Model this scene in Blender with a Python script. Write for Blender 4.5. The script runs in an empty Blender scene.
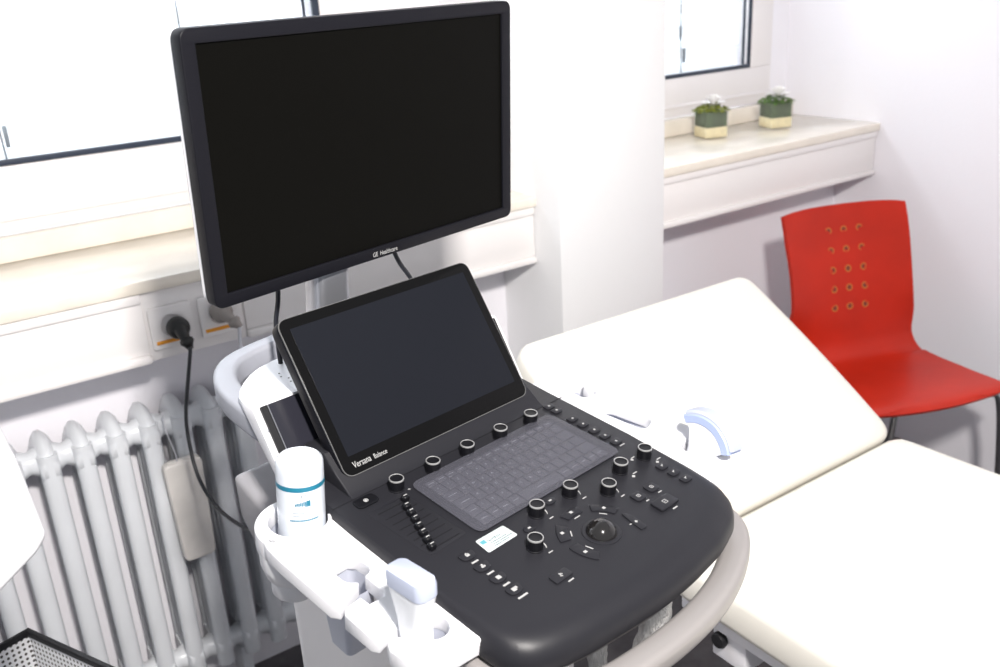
import bpy, bmesh, math, random
from mathutils import Vector, Matrix
PI = math.pi
random.seed(7)
S = bpy.context.scene
COL = S.collection
# ---------------------------------------------------------------- camera
RM = ((0.81239878, -0.24747966, 0.5279792), (-0.58073875, -0.26195745, 0.77079232), (-0.05244734, -0.93280872, -0.35653494))
FPX = 933.773
H = 1.54
cd = bpy.data.cameras.new('camera'); cam = bpy.data.objects.new('camera', cd); COL.objects.link(cam)
cam.matrix_world = Matrix([[RM[i][0], -RM[i][1], -RM[i][2], (0, 0, H)[i]] for i in range(3)] + [[0, 0, 0, 1]])
cd.sensor_width = 36; cd.lens = FPX / 1000 * 36
cd.dof.use_dof = True; cd.dof.focus_distance = 1.12; cd.dof.aperture_fstop = 6.3
cd.clip_start = 0.02
S.camera = cam
# ---------------------------------------------------------------- world and light
w = bpy.data.worlds.new('world'); S.world = w; w.use_nodes = True
bg = w.node_tree.nodes['Background']; bg.inputs[0].default_value = (0.90, 0.94, 1.0, 1); bg.inputs[1].default_value = 0.50
# bright daylight on the street side (+y), dimmer elsewhere
wn = w.node_tree; wt = wn.nodes.new('ShaderNodeTexCoord'); ws = wn.nodes.new('ShaderNodeSeparateXYZ'); wr = wn.nodes.new('ShaderNodeMapRange')
wn.links.new(wt.outputs['Generated'], ws.inputs[0]); wn.links.new(ws.outputs['Y'], wr.inputs[0])
wr.inputs[1].default_value = .35; wr.inputs[2].default_value = .75; wr.inputs[3].default_value = .33; wr.inputs[4].default_value = 1.25
wn.links.new(wr.outputs[0], bg.inputs[1])

def area(name, loc, target, size, power, color, size_y=None):
    l = bpy.data.lights.new(name, 'AREA'); l.energy = power; l.color = color
    l.shape = 'RECTANGLE' if size_y else 'SQUARE'; l.size = size
    if size_y: l.size_y = size_y
    o = bpy.data.objects.new(name, l); COL.objects.link(o); o.location = loc
    o.rotation_euler = (Vector(target) - Vector(loc)).to_track_quat('-Z', 'Y').to_euler()
    return o
area('sky_light_left', (.0, 2.75, 2.5), (.0, 2.25, 1.4), 2.2, 70, (.9, .95, 1), .5)
area('sky_light_right', (2.1, 2.75, 2.5), (2.1, 2.25, 1.4), .9, 60, (.9, .95, 1), .5)
area('flash_light', (0.15, -0.35, 2.25), (1.0, 1.6, 0.8), 0.16, 57, (1.0, 0.955, 0.91))
S.view_settings.view_transform = 'Standard'; S.view_settings.look = 'None'
S.view_settings.gamma = 1; S.view_settings.use_curve_mapping = False
S.view_settings.exposure = 0.36

# ---------------------------------------------------------------- materials
def mat(name, col, rough=0.5, metal=0.0, spec=0.5, var=0.0, vscale=6.0, bump=0.0, bscale=200.0, coat=0.0, alpha=1.0, emis=0):
    m = bpy.data.materials.new(name); m.use_nodes = True
    nt = m.node_tree; b = nt.nodes['Principled BSDF']
    b.inputs['Base Color'].default_value = (*col, 1); b.inputs['Roughness'].default_value = rough
    b.inputs['Metallic'].default_value = metal; b.inputs['Specular IOR Level'].default_value = spec
    b.inputs['Coat Weight'].default_value = coat; b.inputs['Alpha'].default_value = alpha
    tc = nt.nodes.new('ShaderNodeTexCoord')
    if var:
        n = nt.nodes.new('ShaderNodeTexNoise'); n.inputs['Scale'].default_value = vscale; n.inputs['Detail'].default_value = 5
        nt.links.new(tc.outputs['Object'], n.inputs['Vector'])
        r = nt.nodes.new('ShaderNodeMapRange'); r.inputs[1].default_value = .3; r.inputs[2].default_value = .7
        r.inputs[3].default_value = 1 - var; r.inputs[4].default_value = 1 + var
        nt.links.new(n.outputs['Fac'], r.inputs[0])
        h = nt.nodes.new('ShaderNodeHueSaturation'); h.inputs['Color'].default_value = (*col, 1)
        nt.links.new(r.outputs[0], h.inputs['Value']); nt.links.new(h.outputs[0], b.inputs['Base Color'])
    if bump:
        n = nt.nodes.new('ShaderNodeTexNoise'); n.inputs['Scale'].default_value = bscale; n.inputs['Detail'].default_value = 3
        nt.links.new(tc.outputs['Object'], n.inputs['Vector'])
        p = nt.nodes.new('ShaderNodeBump'); p.inputs['Strength'].default_value = bump; p.inputs['Distance'].default_value = 0.002
        nt.links.new(n.outputs['Fac'], p.inputs['Height']); nt.links.new(p.outputs[0], b.inputs['Normal'])
    return m
M = dict(
    wall=mat('wall_paint', (.87, .855, .90), .85, bump=.25, bscale=90),
    pillar=mat('pillar_paint', (.85, .85, .86), .8, bump=.2, bscale=90),
    floor=mat('dark_linoleum', (.085, .08, .085), .35, var=.25, vscale=30),
    frame=mat('window_white', (.82, .79, .79), .35),
    gasket=mat('gasket_navy', (.022, .032, .055), .45),
    sill=mat('sill_stone', (.85, .785, .69), .16, var=.05, vscale=14),
    trunk=mat('trunking_white', (.86, .83, .82), .4),
    slat=mat('slat_white', (.85, .88, .9), .5),
    radiator=mat('radiator_enamel', (.70, .72, .75), .3, var=.04, vscale=9),
    ceramic=mat('ceramic_cream', (.66, .63, .60), .45, var=.05, vscale=25, bump=.3, bscale=60),
    black=mat('deck_black', (.017, .017, .021), .40, spec=.28, bump=.08, bscale=1500),
    bezel=mat('bezel_black', (.0055, .0055, .0085), .45, spec=.20, bump=.05, bscale=1500),
    screen=mat('screen_black', (.0028, .0027, .0022), .35, spec=.06),
    glass_black=mat('touch_glass', (.005, .005, .0053), .10, spec=.10),
    touchscreen=mat('touch_display', (.011, .012, .016), .12, spec=.10),
    gloss=mat('gloss_dark_panel', (.020, .020, .028), .2, spec=.55),
    rubber=mat('rubber_black', (.010, .010, .012), .55, spec=.3),
    knob=mat('knob_black', (.006, .006, .008), .35, spec=.35),
    ring=mat('knob_ring_chrome', (.55, .55, .55), .35, metal=.6),
    button=mat('button_black', (.016, .016, .020), .4, spec=.35),
    key=mat('key_grey', (.062, .062, .078), .45, spec=.4),
    keybed=mat('key_bed', (.012, .012, .018), .6),
    legend=mat('legend_white', (.40, .40, .40), .5),
    legend_dim=mat('legend_grey', (.25, .25, .28), .5),
    ball=mat('trackball_black', (.012, .011, .011), .12, spec=.6, coat=.5),
    white=mat('casing_white', (.79, .79, .82), .35),
    beige=mat('body_warm_grey', (.84, .81, .81), .45),
    silver=mat('handle_silver', (.34, .32, .315), .35, metal=.3, spec=.4),
    silver2=mat('stand_silver', (.42, .43, .47), .3, metal=.8),
    grey=mat('handle_grey', (.30, .31, .35), .5),
    grey2=mat('side_grey', (.24, .235, .25), .55),
    hole=mat('cup_grey', (.50, .52, .60), .45),
    probe=mat('probe_white', (.84, .86, .90), .3),
    lens=mat('probe_lens_blue', (.36, .43, .68), .35),
    lens2=mat('probe_lens_pale', (.46, .50, .62), .35),
    bottle=mat('bottle_plastic', (.66, .70, .76), .18, coat=.3),
    teal=mat('teal_print', (.015, .17, .26), .4),
    teal2=mat('teal_pale', (.10, .32, .38), .4),
    greyprint=mat('grey_print', (.06, .12, .14), .5),
    sticker=mat('sticker_white', (.52, .57, .57), .4),
    vinyl=mat('couch_vinyl', (.79, .76, .69), .38, var=.03, vscale=3, bump=.12, bscale=9),
    metalwhite=mat('couch_frame_white', (.78, .77, .80), .35),
    red=mat('chair_red', (.47, .018, .005), .4, spec=.3, var=.10, vscale=7),
    tan=mat('worn_wood', (.50, .13, .02), .6),
    redhole=mat('wood_dark', (.16, .03, .015), .7),
    chrome=mat('chair_chrome', (.55, .55, .55), .2, metal=1),
    sand=mat('sand_yellow', (.78, .68, .42), .8, var=.1, vscale=60),
    moss=mat('moss_green', (.10, .20, .035), .8, var=.5, vscale=40),
    moss2=mat('moss_olive', (.24, .28, .03), .8, var=.5, vscale=40),
    stems=mat('moss_dark', (.045, .075, .025), .7, var=.4, vscale=50),
    petal=mat('petal_white', (.9, .88, .86), .6),
    orange=mat('orange_strip', (.85, .34, .02), .5),
    cable=mat('cable_black', (.012, .013, .018), .3, spec=.5),
    plug=mat('plug_black', (.014, .014, .014), .38, spec=.45),
    plug2=mat('plug_grey', (.30, .27, .25), .5),
    cable2=mat('cable_grey', (.50, .50, .54), .45),
    cream=mat('cable_cream', (.62, .52, .40), .5),
    thinwire=mat('wire_dark', (.10, .13, .16), .4, metal=.5),
    edge=mat('edge_grey', (.13, .13, .13), .3, spec=.5),
    tealstripe=mat('trim_teal', (.32, .50, .55), .5),
)
def alpha_glass(name, col, transp, rough=.05):
    m = bpy.data.materials.new(name); m.use_nodes = True; nt = m.node_tree; nt.nodes.clear()
    o = nt.nodes.new('ShaderNodeOutputMaterial'); mx = nt.nodes.new('ShaderNodeMixShader')
    t = nt.nodes.new('ShaderNodeBsdfTransparent'); p = nt.nodes.new('ShaderNodeBsdfPrincipled')
    p.inputs['Base Color'].default_value = (*col, 1); p.inputs['Roughness'].default_value = rough
    mx.inputs[0].default_value = 1 - transp
    nt.links.new(t.outputs[0], mx.inputs[1]); nt.links.new(p.outputs[0], mx.inputs[2]); nt.links.new(mx.outputs[0], o.inputs[0])
    return m, p, nt
M['pane'] = alpha_glass('window_glass', (.9, .95, 1), .93)[0]
M['cube_glass'] = alpha_glass('vase_glass', (.8, .82, .78), .90)[0]
M['film'] = alpha_glass('keyboard_film', (.16, .16, .195), .80, .35)[0]
m_, p_, nt_ = alpha_glass('plastic_sleeve', (.90, .88, .86), .12, .18)
n_ = nt_.nodes.new('ShaderNodeTexNoise'); n_.inputs['Scale'].default_value = 22
b_ = nt_.nodes.new('ShaderNodeBump'); b_.inputs['Distance'].default_value = .01
nt_.links.new(n_.outputs['Fac'], b_.inputs['Height']); nt_.links.new(b_.outputs[0], p_.inputs['Normal']); M['sleeve'] = m_
# white perforated sheet: dark round holes on a grid
m = mat('perforated_white', (.80, .80, .82), .4); nt = m.node_tree
tc = nt.nodes['Texture Coordinate']; sp = nt.nodes.new('ShaderNodeVectorMath'); sp.operation = 'MULTIPLY'; sp.inputs[1].default_value = (115, 115, 115)
fr = nt.nodes.new('ShaderNodeVectorMath'); fr.operation = 'FRACTION'
sb = nt.nodes.new('ShaderNodeVectorMath'); sb.operation = 'SUBTRACT'; sb.inputs[1].default_value = (.5, .5, .5)
sx = nt.nodes.new('ShaderNodeSeparateXYZ'); cx = nt.nodes.new('ShaderNodeCombineXYZ'); ln = nt.nodes.new('ShaderNodeVectorMath'); ln.operation = 'LENGTH'
nt.links.new(tc.outputs['UV'], sp.inputs[0]); nt.links.new(sp.outputs[0], fr.inputs[0]); nt.links.new(fr.outputs[0], sb.inputs[0])
nt.links.new(sb.outputs[0], sx.inputs[0]); nt.links.new(sx.outputs[0], cx.inputs[0]); nt.links.new(sx.outputs[1], cx.inputs[1]); nt.links.new(cx.outputs[0], ln.inputs[0])
lt = nt.nodes.new('ShaderNodeMath'); lt.operation = 'LESS_THAN'; lt.inputs[1].default_value = .27
mx = nt.nodes.new('ShaderNodeMix'); mx.data_type = 'RGBA'; mx.inputs[6].default_value = (.80, .80, .82, 1); mx.inputs[7].default_value = (.05, .045, .04, 1)
nt.links.new(ln.outputs['Value'], lt.inputs[0]); nt.links.new(lt.outputs[0], mx.inputs[0]); nt.links.new(mx.outputs[2], nt.nodes['Principled BSDF'].inputs['Base Color'])
M['perf'] = m

# ---------------------------------------------------------------- helpers
def link(name, me, m=None, parent=None, loc=None, rot=None, smooth=None):
    o = bpy.data.objects.new(name, me); COL.objects.link(o)
    if m is not None and not me.materials: me.materials.append(M[m] if isinstance(m, str) else m)
    if parent: o.parent = parent
    if loc: o.location = loc
    if rot: o.rotation_euler = rot
    if smooth is not None: smooth_by(me, smooth)
    return o
def smooth_by(me, ang):
    for p in me.polygons: p.use_smooth = True
    bm = bmesh.new(); bm.from_mesh(me)
    for e in bm.edges:
        e.smooth = not (len(e.link_faces) == 2 and e.calc_face_angle(0) > math.radians(ang))
    bm.to_mesh(me); bm.free()
def tag(o, label, cat, group=None, kind=None):
    o['label'] = label; o['category'] = cat
    if group: o['group'] = group
    if kind: o['kind'] = kind
    return o
def empty(name, loc=(0, 0, 0), rz=0, label=None, cat=None, group=None):
    o = bpy.data.objects.new(name, None); COL.objects.link(o); o.location = loc; o.rotation_euler = (0, 0, rz); o.empty_display_size = .05
    if label: tag(o, label, cat, group)
    return o
def bmobj(name, bm, m, parent=None, smooth=40, loc=None, rot=None):
    bmesh.ops.recalc_face_normals(bm, faces=bm.faces)
    me = bpy.data.meshes.new(name); bm.to_mesh(me); bm.free()
    if isinstance(m, (list, tuple)):
        for k in m: me.materials.append(M[k])
        m = None
    return link(name, me, m, parent, loc, rot, smooth)
def box(bm, x0, x1, y0, y1, z0, z1, bev=0.0, seg=2, T=None, mi=0):
    r = bmesh.ops.create_cube(bm, size=1.0)
    vs = r['verts']
    for v in vs: v.co = Vector(((x0 + x1) / 2 + v.co.x * (x1 - x0), (y0 + y1) / 2 + v.co.y * (y1 - y0), (z0 + z1) / 2 + v.co.z * (z1 - z0)))
    fs = {f for v in vs for f in v.link_faces}
    if bev:
        es = list({e for f in fs for e in f.edges})
        r = bmesh.ops.bevel(bm, geom=es, offset=bev, segments=seg, affect='EDGES', profile=.5)
        fs = set(r['faces']) | {f for f in fs if f.is_valid}
    for f in fs:
        if f.is_valid: f.material_index = mi
    if T:
        for v in {v for f in fs if f.is_valid for v in f.verts}: v.co = T @ v.co
    return bm
def boxo(name, x0, x1, y0, y1, z0, z1, m, parent=None, bev=.003, seg=2, loc=None, rot=None):
    return bmobj(name, box(bmesh.new(), x0, x1, y0, y1, z0, z1, bev, seg), m, parent, loc=loc, rot=rot)
def struct(o): o['kind'] = 'structure'; return o
def lathe(bm, prof, n=32, T=None, cap=True, mi=0, a0=0, a1=2 * PI):
    rings = []
    full = abs(a1 - a0 - 2 * PI) < 1e-6
    cnt = n if full else n + 1
    for r, z in prof:
        ring = []
        for i in range(cnt):
            a = a0 + (a1 - a0) * i / n
            co = Vector((r * math.cos(a), r * math.sin(a), z)); ring.append(bm.verts.new(T @ co if T else co))
        rings.append(ring)
    for a, b in zip(rings, rings[1:]):
        for i in range(n):
            j = (i + 1) % cnt; f = bm.faces.new((a[i], a[j], b[j], b[i])); f.material_index = mi
    if cap and full:
        for ring in (rings[0], rings[-1]):
            try: bm.faces.new(ring).material_index = mi
            except ValueError: pass
    return bm
def spline(pts, n=8, closed=False):
    P = [Vector(p) for p in pts]; out = []; N = len(P)
    rng = range(N) if closed else range(N - 1)
    for i in rng:
        if closed: p0, p1, p2, p3 = P[(i - 1) % N], P[i], P[(i + 1) % N], P[(i + 2) % N]
        else: p0, p1, p2, p3 = P[max(i - 1, 0)], P[i], P[i + 1], P[min(i + 2, N - 1)]
        for k in range(n):
            t = k / n
            out.append(.5 * ((2 * p1) + (-p0 + p2) * t + (2 * p0 - 5 * p1 + 4 * p2 - p3) * t * t + (-p0 + 3 * p1 - 3 * p2 + p3) * t ** 3))
    if not closed: out.append(P[-1])
    return out
def sweep(bm, path, sec, closed=False, up=Vector((0, 0, 1)), cap=True, scale=None, mi=0):
    """sec: list of (side, up) offsets"""
    path = [Vector(p) for p in path]; rings = []; N = len(path)
    for i, p in enumerate(path):
        a = path[(i - 1) % N] if (closed or i) else p; b = path[(i + 1) % N] if (closed or i < N - 1) else p
        t = (b - a).normalized(); s = t.cross(up)
        if s.length < 1e-4: s = t.cross(Vector((1, 0, 0)))
        s.normalize(); u = s.cross(t).normalized(); k = scale(i / (N - 1)) if scale else 1
        rings.append([bm.verts.new(p + s * x * k + u * y * k) for x, y in sec])
    n = len(sec)
    for i in range(N if closed else N - 1):
        a, b = rings[i], rings[(i + 1) % N]
        for j in range(n): bm.faces.new((a[j], a[(j + 1) % n], b[(j + 1) % n], b[j])).material_index = mi
    if cap and not closed: bm.faces.new(rings[0]).material_index = mi; bm.faces.new(rings[-1]).material_index = mi
    return bm
def circ(r, n=12, ry=None): return [(r * math.cos(2 * PI * i / n), (ry or r) * math.sin(2 * PI * i / n)) for i in range(n)]
def rrect(hx, hy, r, n=4):
    out = []
    for cx_, cy_, a in ((hx - r, hy - r, 0), (-hx + r, hy - r, PI / 2), (-hx + r, -hy + r, PI), (hx - r, -hy + r, 3 * PI / 2)):
        for i in range(n + 1): out.append((cx_ + r * math.cos(a + i / n * PI / 2), cy_ + r * math.sin(a + i / n * PI / 2)))
    return out
def rpoly(pts, r, n=5):
    out = []; N = len(pts)
    for i in range(N):
        p = Vector(pts[i][:2]); a = Vector(pts[i - 1][:2]); b = Vector(pts[(i + 1) % N][:2])
        rr = pts[i][2] if len(pts[i]) > 2 else r
        va, vb = (a - p), (b - p); d = min(rr, va.length * .48, vb.length * .48)
        if rr <= 0: out.append(tuple(p)); continue
        pa, pb = p + va.normalized() * d, p + vb.normalized() * d
        for k in range(n + 1):
            t = k / n; out.append(tuple((1 - t) ** 2 * pa + 2 * t * (1 - t) * p + t * t * pb))
    return out
def circle2(cx, cy, r, n=32, ry=None): return [(cx + r * math.cos(2 * PI * i / n), cy + (ry or r) * math.sin(2 * PI * i / n)) for i in range(n)]
def plate(name, polys, z0, z1, m, parent=None, bev=.002, seg=2, smooth=40, loc=None, rot=None, T=None):
    """flat slab with holes from 2D outlines, via a filled 2D curve"""
    cu = bpy.data.curves.new('tmp', 'CURVE'); cu.dimensions = '2D'; cu.fill_mode = 'BOTH'
    for po in polys:
        sp = cu.splines.new('POLY'); sp.points.add(len(po) - 1); sp.use_cyclic_u = True
        for p, q in zip(sp.points, po): p.co = (q[0], q[1], 0, 1)
    th = (z1 - z0) / 2; bev = min(bev, th * .98)
    cu.extrude = th - bev; cu.bevel_depth = bev; cu.bevel_resolution = seg; cu.offset = -bev
    t = bpy.data.objects.new('tmp', cu); COL.objects.link(t)
    me = bpy.data.meshes.new_from_object(t.evaluated_get(bpy.context.evaluated_depsgraph_get()))
    bpy.data.objects.remove(t); bpy.data.curves.remove(cu)
    me.materials.clear(); me.transform(Matrix.Translation((0, 0, (z0 + z1) / 2)))
    bm = bmesh.new(); bm.from_mesh(me); bmesh.ops.remove_doubles(bm, verts=bm.verts, dist=1e-6); bmesh.ops.recalc_face_normals(bm, faces=bm.faces); bm.to_mesh(me); bm.free()
    if T: me.transform(T)
    me.name = name
    return link(name, me, m, parent, loc, rot, smooth)
def text_mesh(s, size, ext=.0002, align='LEFT'):
    cu = bpy.data.curves.new('tmp', 'FONT'); cu.body = s; cu.size = size; cu.extrude = ext; cu.align_x = align; cu.resolution_u = 3
    t = bpy.data.objects.new('tmp', cu); COL.objects.link(t)
    me = bpy.data.meshes.new_from_object(t.evaluated_get(bpy.context.evaluated_depsgraph_get()))
    bpy.data.objects.remove(t); bpy.data.curves.remove(cu); me.materials.clear()
    return me
def text(name, s, size, m, parent, T, ext=.0002, align='LEFT', sx=1.0, sy=1.0):
    me = text_mesh(s, size, ext, align); me.transform(Matrix.Diagonal((sx, sy, 1, 1))); me.transform(T); me.name = name
    return link(name, me, m, parent)
def bm_add(bm, me, T, mi):
    me.transform(T); old = set(bm.faces); bm.from_mesh(me)
    for f in bm.faces:
        if f not in old: f.material_index = mi
def tube(name, pts, r, m, parent=None, n=8, seg=12, cap=True, ry=None):
    return bmobj(name, sweep(bmesh.new(), spline(pts, n), circ(r, seg, ry), cap=cap), m, parent, 60)
TR = Matrix.Translation
def RX(a): return Matrix.Rotation(a, 4, 'X')
def RY(a): return Matrix.Rotation(a, 4, 'Y')
def RZ(a): return Matrix.Rotation(a, 4, 'Z')

# ================================================================ ROOM
YW, YF, YN, XR = 1.90, 1.75, 2.10, 2.70     # wall below windows, sill front plane, niche back, right wall
struct(boxo('floor', -2.2, XR + .15, -2.4, 2.4, -.1, 0, 'floor', bev=0))
struct(boxo('wall_window', -2.2, XR + .15, YW, 2.25, 0, 1.045, 'wall', bev=0))
struct(boxo('wall_right', XR, XR + .15, -2.4, 2.4, 0, 2.6, 'wall', bev=0))
struct(boxo('wall_pillar', 1.326, 1.664, 1.663, 2.25, 0, 2.6, 'pillar', bev=.004))
bm = bmesh.new()
box(bm, -2.2, XR, 2.19, 2.30, 2.15, 2.6)
box(bm, 2.575, XR, 2.127, 2.30, 1.045, 2.15); box(bm, -2.2, -1.1, 2.127, 2.30, 1.045, 2.15); box(bm, 1.02, 1.33, 2.127, 2.3, 1.045, 2.15)
struct(bmobj('wall_reveal', bm, 'wall'))
# sills and cable trunking
def sill(name, x0, x1):
    bm = bmesh.new(); box(bm, x0, x1, YF, YN + .02, 1.022, 1.047, .004, 2); box(bm, x0, x1, YN - .012, YN + .02, 1.047, 1.098, .003)
    return struct(bmobj(name, bm, 'sill'))
sill('trim_1', -2.2, 1.326); sill('trim_2', 1.664, XR)
def trunking(name, x0, x1):
    bm = bmesh.new()
    box(bm, x0, x1, YF + .012, YW, .882, 1.021, .003)
    box(bm, x0, x1, YF, YF + .03, .882, .899, .005); box(bm, x0, x1, YF + .004, YF + .03, 1.002, 1.0215, .003)
    x = x0
    while x < x1 - .05:
        e = min(x + 3.2, x1); box(bm, x + .0004, e - .0004, YF + .010, YF + .03, .9, 1.001, .0006); x = e
    return struct(bmobj(name, bm, 'trunk'))
trunking('trim_3', .586, 1.322); trunking('trim_4', 1.668, XR - .005); trunking('trim_5', -2.2, .392)
struct(boxo('trim_6', .392, .586, YF + .014, YW, .882, 1.021, 'trunk'))
# windows
def window(name, x0, x1, zb, zt, gw):
    o = struct(empty(name)); y = YN + .02
    bm = bmesh.new(); fw = .10
    for a, b, c, d in ((x0, x1, 1.098, zb - .012), (x0, x1, zt, zt + .06), (x1 - fw, x1, zb - .012, zt), (x0, x0 + fw, zb - .012, zt)):
        box(bm, a, b, y, y + .05, c, d, .003)
    box(bm, x0, x1, y - .006, y + .02, 1.125, 1.136, .004); 
    bmobj('window_frame', bm, 'frame', o)
    bm = bmesh.new(); g = .011; D = .016
    a, b = x0 + fw, x1 - fw
    box(bm, a, b, y + .003, y + D, zb - g, zb, .001); box(bm, a, b, y + .003, y + D, zt - g, zt, .001)
    box(bm, b - gw, b, y + .003, y + D, zb, zt - g, .001); box(bm, a, a + gw, y + .003, y + D, zb, zt - g, .001)
    box(bm, b - gw - .022, b - gw - .016, y + .012, y + .02, zb, zt - g, .001)
    bmobj('window_gasket', bm, 'gasket', o)
    bmobj('window_pane', box(bmesh.new(), a, b, y + .017, y + .020, zb, zt), 'pane', o)
    return o
window('window_1', -1.2, 1.095, 1.247, 2.1, .015)
window('window_2', 1.60, 2.612, 1.229, 2.1, .004)
def blind(x0, x1, zb, label, cords):
    o = empty('venetian_blind', ((x0 + x1) / 2, 2.26, zb), 0, label, 'blind', 'outside venetian blinds'); c = -(x0 + x1) / 2
    z = .01; k = 0
    while z < .95:
        bm = bmesh.new(); path = [(-.036, -.016), (-.03, -.019), (0, -.003), (.03, .019), (.036, .016)]
        vs = [[bm.verts.new((x, p[0] * .9, z + p[1] * 1.1)) for p in path] for x in (x0 + c, x1 + c)]
        for i in range(4): bm.faces.new((vs[0][i], vs[0][i + 1], vs[1][i + 1], vs[1][i]))
        r = bmesh.ops.solidify(bm, geom=bm.faces[:], thickness=.0012)
        bmobj('slat', bm, 'slat', o); z += .072
    for x in cords:
        tube('cord', [(x + c, -.05, 0), (x + c - .004, -.05, .25), (x + c, -.05, .95)], .0022, 'thinwire', o, 3, 6)
    boxo('guide_clip', cords[0] + c + .004, cords[0] + c + .012, -.058, -.05, .03, .075, 'thinwire', o, .001)
    boxo('guide_clip', cords[0] + c - .012, cords[0] + c - .006, -.058, -.05, .1, .145, 'thinwire', o, .001)
    return o
blind(-1.15, 1.05, 1.23, 'white outside venetian blind behind the left window, above the radiator', (.285, .695))
blind(1.62, 2.58, 1.22, 'white outside venetian blind behind the right window, above the two plants', (2.28, 1.8))

# radiator ------------------------------------------------------------
rad = empty('radiator', (0, 1.84, 0), 0, 'old cast column radiator with pale enamel under the left window sill', 'radiator')
def section(x):
    bm = bmesh.new()
    for k, (y, hx, hy) in enumerate(((-.048, .0185, .0165), (-.009, .0165, .0165), (.030, .0165, .0165))):
        sec = rrect(hx, hy, min(hx, hy) * .95, 5)
        path = [Vector((0, y, z)) for z in (.13, .20, .45, .70, .745)]
        rings = []
        for p in path: rings.append([bm.verts.new((p.x + a, p.y + b, p.z)) for a, b in sec])
        n = len(sec)
        for a, b in zip(rings, rings[1:]):
            for j in range(n): bm.faces.new((a[j], a[(j + 1) % n], b[(j + 1) % n], b[j]))
        bm.faces.new(rings[0]); bm.faces.new(rings[-1])
    # heads, top and bottom: a loft with a ridge
    for zc, sgn in ((.725, 1), (.165, -1)):
        prof = [(.018, -.03), (.020, .004), (.014, .022), (.0045, .034), (-.0045, .034), (-.014, .022), (-.020, .004), (-.018, -.03)]
        rings = []
        for y, s, dz in ((-.064, .72, -.012), (-.056, .95, -.005), (-.03, 1.0, .006), (0, 1.02, .016), (.03, 1.0, .008), (.048, .75, -.008)):
            rings.append([bm.verts.new((a * s, y, zc + sgn * (b * s + (dz if b > 0 else 0)))) for a, b in prof])
        for a, b in zip(rings, rings[1:]):
            for j in range(8): bm.faces.new((a[j], a[(j + 1) % 8], b[(j + 1) % 8], b[j]))
        bm.faces.new(rings[0]); bm.faces.new(rings[-1])
    for zc in (.725, .168):
        lathe(bm, [(.020, -.0315), (.0275, -.022), (.0275, -.012), (.022, 0), (.0275, .012), (.0275, .022), (.020, .0315)], 20, TR((.0315, -.022, zc)) @ RY(PI / 2))
    return bmobj('radiator_section', bm, 'radiator', rad, 50, loc=(x, 0, 0))
proto = section(-.263)
for k in range(1, 14):
    c = proto.copy(); COL.objects.link(c); c.parent = rad; c.location.x = -.263 + .063 * k - .0
tube('radiator_pipe', [(.585, -.02, .168), (.62, -.02, .168), (.64, -.02, .16), (.645, -.02, .1), (.645, -.02, .0)], .011, 'radiator', rad)
bmobj('valve', lathe(bmesh.new(), [(.008, 0), (.014, .004), (.014, .03), (.009, .034)], 20, TR((.592, -.02, .168)) @ RY(PI / 2)), 'chrome', rad)
for fx in (-.26, .48): boxo('foot', fx - .012, fx + .012, -.04, .03, 0, .14, 'radiator', rad)
# ceramic humidifier hooked on the radiator
hm = empty('radiator_humidifier', (.409, 1.752, .44), 0, 'cream ceramic water evaporator hooked by a wire on the radiator ribs', 'humidifier')
plate('container', [rpoly([(-.040, .225), (.038, .225), (.033, -.002), (-.032, -.002)], .014)], -.018, .006, 'ceramic', hm, .005, 3, T=RX(PI / 2))
tube('wire_hook', [(-.01, .0, .215), (-.012, -.004, .25), (-.02, .0, .30), (-.015, .02, .33)], .0013, 'cable2', hm)
boxo('cap_rim', -.030, .028, -.004, .010, .222, .229, 'ceramic', hm, .002)

# sockets, plugs, cables ----------------------------------------------
def socket(cx_, label):
    o = empty('wall_socket', (cx_, YF + .010, .946), 0, label, 'socket', 'trunking sockets')
    bm = bmesh.new(); box(bm, -.041, .041, -.004, .004, -.042, .042, .003)
    plate('cover_plate', [rrect(.041, .042, .004), circle2(0, .002, .021)], -.004, .004, 'trunk', o, .0015, T=RX(PI / 2)); bm.free()
    bmobj('socket_well', lathe(bmesh.new(), [(.0212, -.003), (.0205, .004), (.0195, .012), (.001, .0125)], 32, RX(PI / 2) @ RX(PI), cap=False), 'trunk', o, loc=(0, 0, .002))
    boxo('indicator_strip', -.034, .014, -.0062, -.0035, -.0315, -.0250, 'orange', o, .0005)
    return o
socket(.440, 'white wall socket with an orange strip, the one holding the black plug')
socket(.536, 'white wall socket with an orange strip, the one holding the grey plug')
def power(name, m1, m2, loc, aim, cab, label, r=.0215, cr=.0036):
    o = empty(name, loc, 0, label, 'cable')
    q = Vector(aim).to_track_quat('Z', 'Y').to_matrix().to_4x4()
    bm = bmesh.new()
    lathe(bm, [(.014, 0), (r * .93, .002), (r, .006), (r, .017), (r * .93, .022), (r * .75, .026), (.009, .028)], 32, RX(PI / 2))
    path = spline([(0, -.018, 0), Vector((0, -.026, 0)) + Vector(aim) * .006, Vector((0, -.030, 0)) + Vector(aim) * .018], 6)
    sweep(bm, path, circ(.0115, 16), scale=lambda t: 1.35 - .55 * t)
    e = path[-1]; q2 = TR(e) @ q
    lathe(bm, [(.0085, -.002), (.0125, .002), (.0135, .008), (.009, .014), (.0055, .022)], 24, q2)
    bmobj('plug', bm, m1, o, 50)
    e2 = e + Vector(aim) * .018
    L0 = Vector(loc)
    tube('cable_cord', [e2] + [Vector(c) - L0 for c in cab], cr, m2, o, 8, 10)
    return o
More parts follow.
